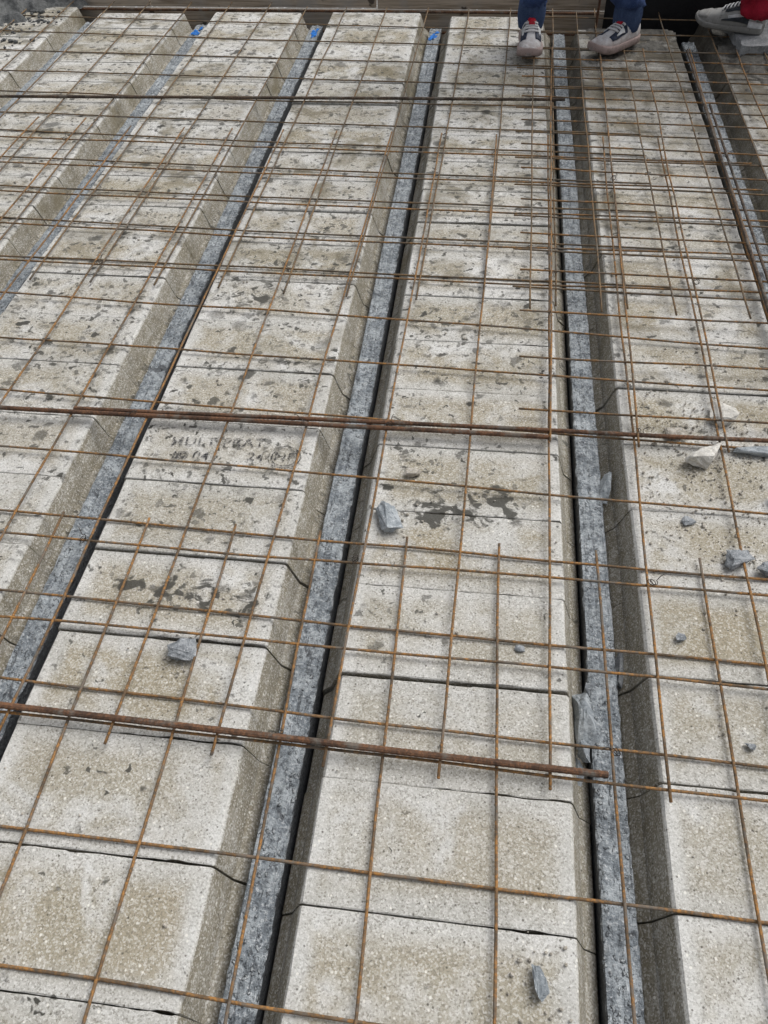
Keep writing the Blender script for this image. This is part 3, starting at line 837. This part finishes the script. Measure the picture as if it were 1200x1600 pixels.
# ------------------------------------------------------------------ fresh concrete
def heap(name, fn, x0, x1, y0, y1, step, mat):
    nx, ny = int((x1 - x0) / step), int((y1 - y0) / step)
    V, F, idx = [], [], {}
    H = {}
    for i in range(nx + 1):
        for j in range(ny + 1):
            x, y = x0 + i * step, y0 + j * step
            H[i, j] = fn(x, y)
    for (i, j), h in H.items():
        x, y = x0 + i * step, y0 + j * step
        idx[i, j] = len(V)
        V.append((x, y, max(h, -0.012)))
    for i in range(nx):
        for j in range(ny):
            q = [(i, j), (i + 1, j), (i + 1, j + 1), (i, j + 1)]
            if max(H[k] for k in q) > -0.010:
                F.append(tuple(idx[k] for k in q))
    me = mesh(name, V, F)
    bm = bmesh.new(); bm.from_mesh(me)
    bmesh.ops.delete(bm, geom=[v for v in bm.verts if not v.link_faces], context='VERTS')
    bm.to_mesh(me); bm.free()
    return link(name, me, mat, None, True)


def heap_left(x, y):
    d = (-2.10 - x) * 0.9 + (y - 3.42) * 0.55 + 0.16 * fr(x * 5, y * 5, 2, 1, 3)
    h = min(0.11, max(-0.03, d * 0.42)) + 0.010 * fr(x * 22, y * 22, 1, 1, 4) + 0.006 * fr(x * 70, y * 70, 4, 1, 3)
    if x > -1.90: h -= (x + 1.90) * 2.5
    return h


tag(heap("fresh_concrete", heap_left, -3.0, -1.80, 2.5, 3.54, 0.012, M["wet"]), "dark wet fresh concrete spread over the far corner blocks", kind="stuff")


def mud_right(x, y):
    d = (y - 2.98) * 0.06 + 0.022 * fr(x * 7, y * 7, 6, 1, 4)
    d -= max(0, abs(x - 0.83) - 0.17) * 0.5
    return min(0.006, d - 0.002)


tag(heap("wet_mortar", mud_right, 0.60, 1.05, 2.75, 3.21, 0.010, M["mud"]), "thin wet mortar smeared over the block row behind the blue trouser legs", kind="stuff")


def mud_fg(x, y):
    d = (y - 2.66) * 0.10 + 0.030 * fr(x * 7, y * 7, 9, 1, 4) + (x - 1.35) * 0.03
    d -= max(0, 1.25 - x) * 0.4
    return min(0.018, d) + 0.003 * fr(x * 40, y * 40, 3, 1, 3)


tag(heap("wet_mortar", mud_fg, 1.20, 2.0, 2.4, 3.39, 0.011, M["mud"]), "dark lumpy wet mortar around the grey slab under the red trousers", kind="stuff")

# grey slab under the second person's shoe
bm = bmesh.new()
bmesh.ops.create_cube(bm, size=1)
bmesh.ops.subdivide_edges(bm, edges=bm.edges, cuts=14, use_grid_fill=True)
for v in bm.verts:
    x, y, z = v.co
    p = Vector((x * 0.62, y * 0.34, z * 0.055))
    n_ = 0.014 * fr(p.x * 6, p.y * 6, p.z * 6, 1, 4)
    if abs(x) > .45: p.x += n_ * (1 if x > 0 else -1)
    if abs(y) > .45: p.y += n_ * (1 if y > 0 else -1)
    if z > .45: p.z += 0.006 * fr(p.x * 9, p.y * 9, 0, 1, 3)
    v.co = p
slab = link("concrete_slab", bm_mesh("concrete_slab", bm), M["slab"])
slab.location = (1.575, 3.065, 0.028)
slab.rotation_euler = (0, 0.0, 0.06)
tag(slab, "rough grey concrete slab lying under the shoe below the red trousers", "slab")


# ------------------------------------------------------------------ people
def sh_profile(s, L_, kind):
    K = [(0, .020, .070), (.05, .031, .090), (.15, .037, .098), (.28, .037, .104), (.40, .039, .098), (.52, .043, .084), (.66, .048, .066), (.80, .048, .055), (.90, .040, .047), (.96, .028, .040), (1, .010, .030)]
    for a, b in zip(K[:-1], K[1:]):
        if s <= b[0] + 1e-9:
            t = (s - a[0]) / (b[0] - a[0]); t = t * t * (3 - 2 * t) * .5 + t * .5
            return a[1] + (b[1] - a[1]) * t, a[2] + (b[2] - a[2]) * t
    return K[-1][1:]


def shoe_pt(s, a, off, L_, kind):
    """s heel..toe, a 0..1 across the upper from one side of the sole to the other"""
    w, h = sh_profile(min(max(s, 0), 1), L_, kind)
    w = (w + off) * 1.06; h = h + off
    th = math.pi * a
    c, sn = math.cos(th), math.sin(th)
    x = w * math.copysign(abs(c) ** 0.72, c)
    z = 0.016 + (h - 0.016) * abs(sn) ** 0.80
    curve = 0.010 * math.sin(s * math.pi) - 0.012 * s
    return Vector((x + curve, -(s - 0.22) * L_, z))


def shoe_patch(name, s0, s1, a0, a1, off, L_, kind, mat, parent, ns=8, na=8, taper=0.0):
    V, F = [], []
    for i in range(ns + 1):
        for j in range(na + 1):
            s = s0 + (s1 - s0) * i / ns
            t = j / na
            am = (a0 + a1) / 2; ah = (a1 - a0) / 2 * (1 - taper * i / ns)
            V.append(shoe_pt(s, am + ah * (2 * t - 1), off, L_, kind))
    n = len(V)
    for i in range(ns + 1):
        for j in range(na + 1):
            s = s0 + (s1 - s0) * i / ns
            t = j / na
            am = (a0 + a1) / 2; ah = (a1 - a0) / 2 * (1 - taper * i / ns)
            V.append(shoe_pt(s, am + ah * (2 * t - 1), off - 0.004, L_, kind))
    q = na + 1
    for i in range(ns):
        for j in range(na):
            a = i * q + j
            F.append((a, a + 1, a + q + 1, a + q)); F.append((n + a, n + a + q, n + a + q + 1, n + a + 1))
    rim = [i * q for i in range(ns + 1)] + [ns * q + j for j in range(1, q)] + [i * q + na for i in range(ns - 1, -1, -1)] + [j for j in range(na - 1, 0, -1)]
    for a, b in zip(rim, rim[1:] + rim[:1]):
        F.append((a, b, n + b, n + a))
    bm = bmesh.new(); me = mesh(name, V, F); bm.from_mesh(me)
    bmesh.ops.recalc_face_normals(bm, faces=bm.faces); bm.to_mesh(me); bm.free()
    return link(name, me, mat, parent, True)


def shoe(parent, loc, rz, kind=0, L_=0.295):
    """upper is the part; sole, panels, tongue and laces are its sub-parts; toe towards local -Y"""
    V, F = [], []
    ns, na = 30, 20
    for i in range(ns + 1):
        for j in range(na + 1):
            p = shoe_pt(i / ns, j / na, 0.0, L_, kind)
            p += Vector((0, 0, 1)) * 0.002 * fr(p.x * 40, p.y * 40, p.z * 40 + kind, 1, 3)
            V.append(p)
    q = na + 1
    for i in range(ns):
        for j in range(na):
            a = i * q + j
            F.append((a, a + 1, a + q + 1, a + q))
    F.append(tuple(range(q))); F.append(tuple(range(ns * q, (ns + 1) * q))[::-1])
    for i in range(ns):
        F.append((i * q, (i + 1) * q, (i + 1) * q + na, i * q + na))
    bm = bmesh.new(); me = mesh("shoe", V, F); bm.from_mesh(me)
    bmesh.ops.recalc_face_normals(bm, faces=bm.faces); bm.to_mesh(me); bm.free()
    o = link("shoe", me, M["upper"] if kind == 0 else M["upper2"], parent, True)
    o.location = loc; o.rotation_euler = (0, 0, rz)
    # sole
    rim = []
    for i in range(ns + 1):
        rim.append(shoe_pt(i / ns, 0.0, 0.005, L_, kind))
    for i in range(ns, -1, -1):
        rim.append(shoe_pt(i / ns, 1.0, 0.005, L_, kind))
    n = len(rim)
    V, F = [], []
    zt = [0.030, 0.022][kind]
    for lv, (z, k) in enumerate(((0.0, 0.93), (0.005, 1.0), (zt - 0.004, 1.0), (zt, 0.97))):
        for i, p in enumerate(rim):
            s = i / ns if i <= ns else (2 * ns + 1 - i) / ns
            lift = 0.018 * max(0, (s - 0.78) / 0.22) ** 2 + (0.012 * math.exp(-((s - 0.08) / 0.16) ** 2) if kind and lv > 1 else 0)
            V.append((p.x * k, p.y * (1 if k == 1 else 0.99), z + lift))
    for lv in range(3):
        for i in range(n):
            i2 = (i + 1) % n
            F.append((lv * n + i, lv * n + i2, (lv + 1) * n + i2, (lv + 1) * n + i))
    F.append(tuple(range(n))[::-1]); F.append(tuple(range(3 * n, 4 * n)))
    link("sole", mesh("sole", V, F), M["solemud"] if kind == 0 else M["upper2"], o, True)
    if kind == 0:
        for m in (0, 1):
            f = (lambda a: a) if m == 0 else (lambda a: 1 - a)
            lo, hi = sorted((f(0.17), f(0.46)))
            shoe_patch("side_panel", 0.42, 0.74, lo, hi, 0.003, L_, kind, M["navy"], o, taper=0.35)
            lo, hi = sorted((f(0.22), f(0.38)))
            shoe_patch("emblem", 0.49, 0.64, lo, hi, 0.0055, L_, kind, M["white"], o, taper=0.8)
            lo, hi = sorted((f(0.425), f(0.455)))
            shoe_patch("lace", 0.27, 0.46, lo, hi, 0.007, L_, kind, M["redtab"], o, 6, 2)
        shoe_patch("tongue", 0.20, 0.48, 0.44, 0.56, 0.006, L_, kind, M["white"], o)
        shoe_patch("tongue_stripe", 0.20, 0.50, 0.455, 0.545, 0.010, L_, kind, M["redtab"], o)
        for i in range(4):
            shoe_patch("lace", 0.44 + i * 0.05, 0.462 + i * 0.05, 0.36, 0.64, 0.0075, L_, kind, M["upper"], o, 2, 8)
    else:
        for m in (0, 1):
            f = (lambda a: a) if m == 0 else (lambda a: 1 - a)
            lo, hi = sorted((f(0.24), f(0.40)))
            shoe_patch("side_panel", 0.22, 0.56, lo, hi, 0.003, L_, kind, M["darkpanel"], o, taper=0.5)
            lo, hi = sorted((f(0.10), f(0.20)))
            shoe_patch("side_panel", 0.10, 0.50, lo, hi, 0.004, L_, kind, M["white"], o, taper=0.5)
            lo, hi = sorted((f(0.02), f(0.10)))
            shoe_patch("heel_panel", 0.01, 0.20, lo, hi, 0.008, L_, kind, M["white"], o)
            lo, hi = sorted((f(0.05), f(0.145)))
            shoe_patch("emblem", 0.20, 0.58, lo, hi, 0.0065, L_, kind, M["darkpanel"], o, taper=0.8)
        shoe_patch("tongue", 0.30, 0.62, 0.42, 0.58, 0.006, L_, kind, M["darkpanel"], o)
        for i in range(5):
            shoe_patch("lace", 0.40 + i * 0.05, 0.42 + i * 0.05, 0.34, 0.66, 0.009, L_, kind, M["white"], o, 2, 8)
        shoe_patch("toe_cap", 0.80, 0.97, 0.16, 0.84, 0.003, L_, kind, M["upper2"], o)
    return o


def trouser_leg(name, ankle, knee, hip, parent, mat, seed, r0=0.066, r1=0.082, r2=0.105, z_skip=0.0):
    A, K, H = Vector(ankle), Vector(knee), Vector(hip)
    n, sd = 60, 28
    V, F = [], []
    for i in range(n + 1):
        t = i / n
        if t < 0.5:
            c = A.lerp(K, t * 2); r = r0 + (r1 - r0) * (t * 2)
        else:
            c = K.lerp(H, t * 2 - 1); r = r1 + (r2 - r1) * (t * 2 - 1)
        for k in range(sd):
            th = 2 * math.pi * k / sd
            w = 0.019 * fr(math.cos(th) * 1.8 + seed, math.sin(th) * 1.8, c.z * 20, 1, 4)
            w += 0.006 * math.sin(c.z * 95 + 2.2 * math.cos(th + seed)) * max(0, 1 - t * 3.2)
            if i == 0: w -= 0.012
            V.append(c + Vector((math.cos(th), math.sin(th), 0)) * (r + w))
    for i in range(n):
        for k in range(sd):
            k2 = (k + 1) % sd
            F.append((i * sd + k, i * sd + k2, (i + 1) * sd + k2, (i + 1) * sd + k))
    F.append(tuple(range(sd))[::-1]); F.append(tuple(range(n * sd, (n + 1) * sd)))
    return link(name, mesh(name, V, F), mat, parent, True)


def cuff(ankle, top, parent, mat, r=0.056):
    A, B = Vector(ankle), Vector(top)
    n, sd = 8, 96
    V, F = [], []
    for i in range(n + 1):
        t = i / n
        c = A.lerp(B, t)
        for k in range(sd):
            th = 2 * math.pi * k / sd
            rr = r + 0.0016 * math.cos(th * 32) + 0.006 * math.sin(t * math.pi) - 0.004 * (1 - t)
            V.append(c + Vector((math.cos(th), math.sin(th), 0)) * rr)
    for i in range(n):
        for k in range(sd):
            k2 = (k + 1) % sd
            F.append((i * sd + k, i * sd + k2, (i + 1) * sd + k2, (i + 1) * sd + k))
    F.append(tuple(range(sd))[::-1]); F.append(tuple(range(n * sd, (n + 1) * sd)))
    return link("cuff", mesh("cuff", V, F), mat, parent, True)


def skin_fig(name, joints, edges, mat, parent=None, root=0):
    me = bpy.data.meshes.new(name)
    me.from_pydata([j[:3] for j in joints], edges, [])
    o = link(name, me, mat, parent)
    md = o.modifiers.new("skin", 'SKIN'); md.use_smooth_shade = True
    for v, j in zip(me.skin_vertices[0].data, joints):
        v.radius = (j[3], j[3])
        v.use_root = False
    me.skin_vertices[0].data[root].use_root = True
    sd = o.modifiers.new("sub", 'SUBSURF'); sd.levels = 2; sd.render_levels = 2
    return o


def person(feet, face, label, leg_mat, jkt):
    """feet: two ankle points; face: unit direction the person looks. Body is one skin mesh."""
    a1, a2 = Vector(feet[0]), Vector(feet[1])
    f = Vector((face[0], face[1], 0)).normalized()
    hip = (a1 + a2) / 2; hip.z = min(a1.z, a2.z) + 0.83
    side = (a1 - a2); side.z = 0; side.normalize()
    J, E = [], []
    def add(p, r, to=None):
        J.append((p.x, p.y, p.z, r))
        if to is not None: E.append((to, len(J) - 1))
        return len(J) - 1
    pel = add(hip + Vector((0, 0, .04)), .13)
    w_ = add(hip + Vector((0, 0, .20)) + f * .01, .125, pel)
    ch = add(hip + Vector((0, 0, .42)) + f * .02, .145, w_)
    nk = add(hip + Vector((0, 0, .60)) + f * .02, .055, ch)
    h1 = add(hip + Vector((0, 0, .70)) + f * .04, .085, nk)
    add(hip + Vector((0, 0, .80)) + f * .03, .075, h1)
    JJ = [J[0], J[1], J[2], (J[3][0], J[3][1], J[3][2] - .03, .06)]
    JE = [(0, 1), (1, 2), (2, 3)]
    for s, an in ((1, a1), (-1, a2)):
        hp = add(hip + side * s * .10 - Vector((0, 0, .03)), .085, pel)
        kn = add((hip + side * s * .10).lerp(an, .5) + f * .03, .055, hp)
        add(an - Vector((0, 0, .02)), .034, kn)
        shp = hip + side * s * .19 + Vector((0, 0, .51))
        sh = add(shp, .055, ch)
        el = add(shp + side * s * .06 - Vector((0, 0, .29)), .04, sh)
        wp = shp + side * s * .06 - Vector((0, 0, .52)) + f * .08
        wr = add(wp, .027, el)
        pa = add(wp - Vector((0, 0, .07)) + f * .01, .024, wr)
        for q, fo in enumerate((-.027, -.009, .009, .027)):
            k1 = add(wp - Vector((0, 0, .115)) + f * (fo + .012), .009, pa)
            add(wp - Vector((0, 0, .155 - abs(fo) * .5)) + f * (fo + .02) - side * s * .018, .0075, k1)
        t1 = add(wp - Vector((0, 0, .055)) + f * .045, .010, pa)
        add(wp - Vector((0, 0, .09)) + f * .058 - side * s * .012, .008, t1)
        b0 = len(JJ)
        JJ += [(*(shp), .068), (*(shp + side * s * .06 - Vector((0, 0, .29))), .054), (*(wp + Vector((0, 0, .02))), .040)]
        JE += [(2, b0), (b0, b0 + 1), (b0 + 1, b0 + 2)]
    JJ = [(a, b, c, r * 1.06) for a, b, c, r in JJ]
    body = skin_fig("person", J, E, M["skin"])
    tag(body, label, "person")
    skin_fig("jacket", JJ, JE, jkt, body)
    # head details
    hc = hip + Vector((0, 0, .74)) + f * .035
    bm = bmesh.new()
    bmesh.ops.create_uvsphere(bm, u_segments=20, v_segments=12, radius=1, matrix=Matrix.Translation(hc + Vector((0, 0, .035)) - f * .02) @ Matrix.Diagonal((.098, .098, .105, 1)))
    bmesh.ops.delete(bm, geom=[v for v in bm.verts if (v.co - hc).dot(f) > .03 and v.co.z < hc.z + .06 or v.co.z < hc.z - .06], context='VERTS')
    link("hair", bm_mesh("hair", bm), M["hair"], body, True)
    return body, hip, side, f


# person in blue trousers, facing the camera
A1, A2 = (0.372, 3.005, 0.105), (0.788, 2.985, 0.105)
p1, hip, side, f = person([A1, A2], (0.0, -1), "person in blue denim trousers and muddy white trainers, standing astride a beam", M["denim"], M["jacket"])
shoe(p1, (0.366, 2.990, 0.022), 0.06, 0, 0.285)
shoe(p1, (0.800, 2.985, 0.022), -0.80, 0, 0.275)
for an, s in ((A1, -1), (A2, 1)):
    A = Vector(an)
    K = (hip + side * (-s) * .10).lerp(A, .5) + f * .03
    H = hip + Vector((.09 * s, 0, .02))
    trouser_leg("trouser_leg", A + Vector((0, 0, .058)), K, H, p1, M["denim"], s * 3.1 + 5)
    cuff(A + Vector((0, 0, -.030)), A + Vector((0, 0, .075)), p1, M["rib"])

# person in red trousers
B1, B2 = (1.345, 3.02, 0.165), (1.70, 3.22, 0.165)
p2, hip, side, f = person([B1, B2], (-0.8, 0.3), "person in red trousers and dusty white and dark trainer, standing on a grey slab", M["red"], M["jacket"])
shoe(p2, (1.320, 3.035, 0.060), -2.0, 1, 0.30)
shoe(p2, (1.68, 3.23, 0.062), -2.0, 1, 0.30)
for an, s in ((B1, 1), (B2, -1)):
    A = Vector(an)
    K = (hip + side * s * .10).lerp(A, .5) + f * .03
    H = hip + side * s * .09 + Vector((0, 0, .02))
    trouser_leg("trouser_leg", A + Vector((-0.012, -0.012, -.042)), K, H, p2, M["red"], s * 2.3 + 15, 0.068)
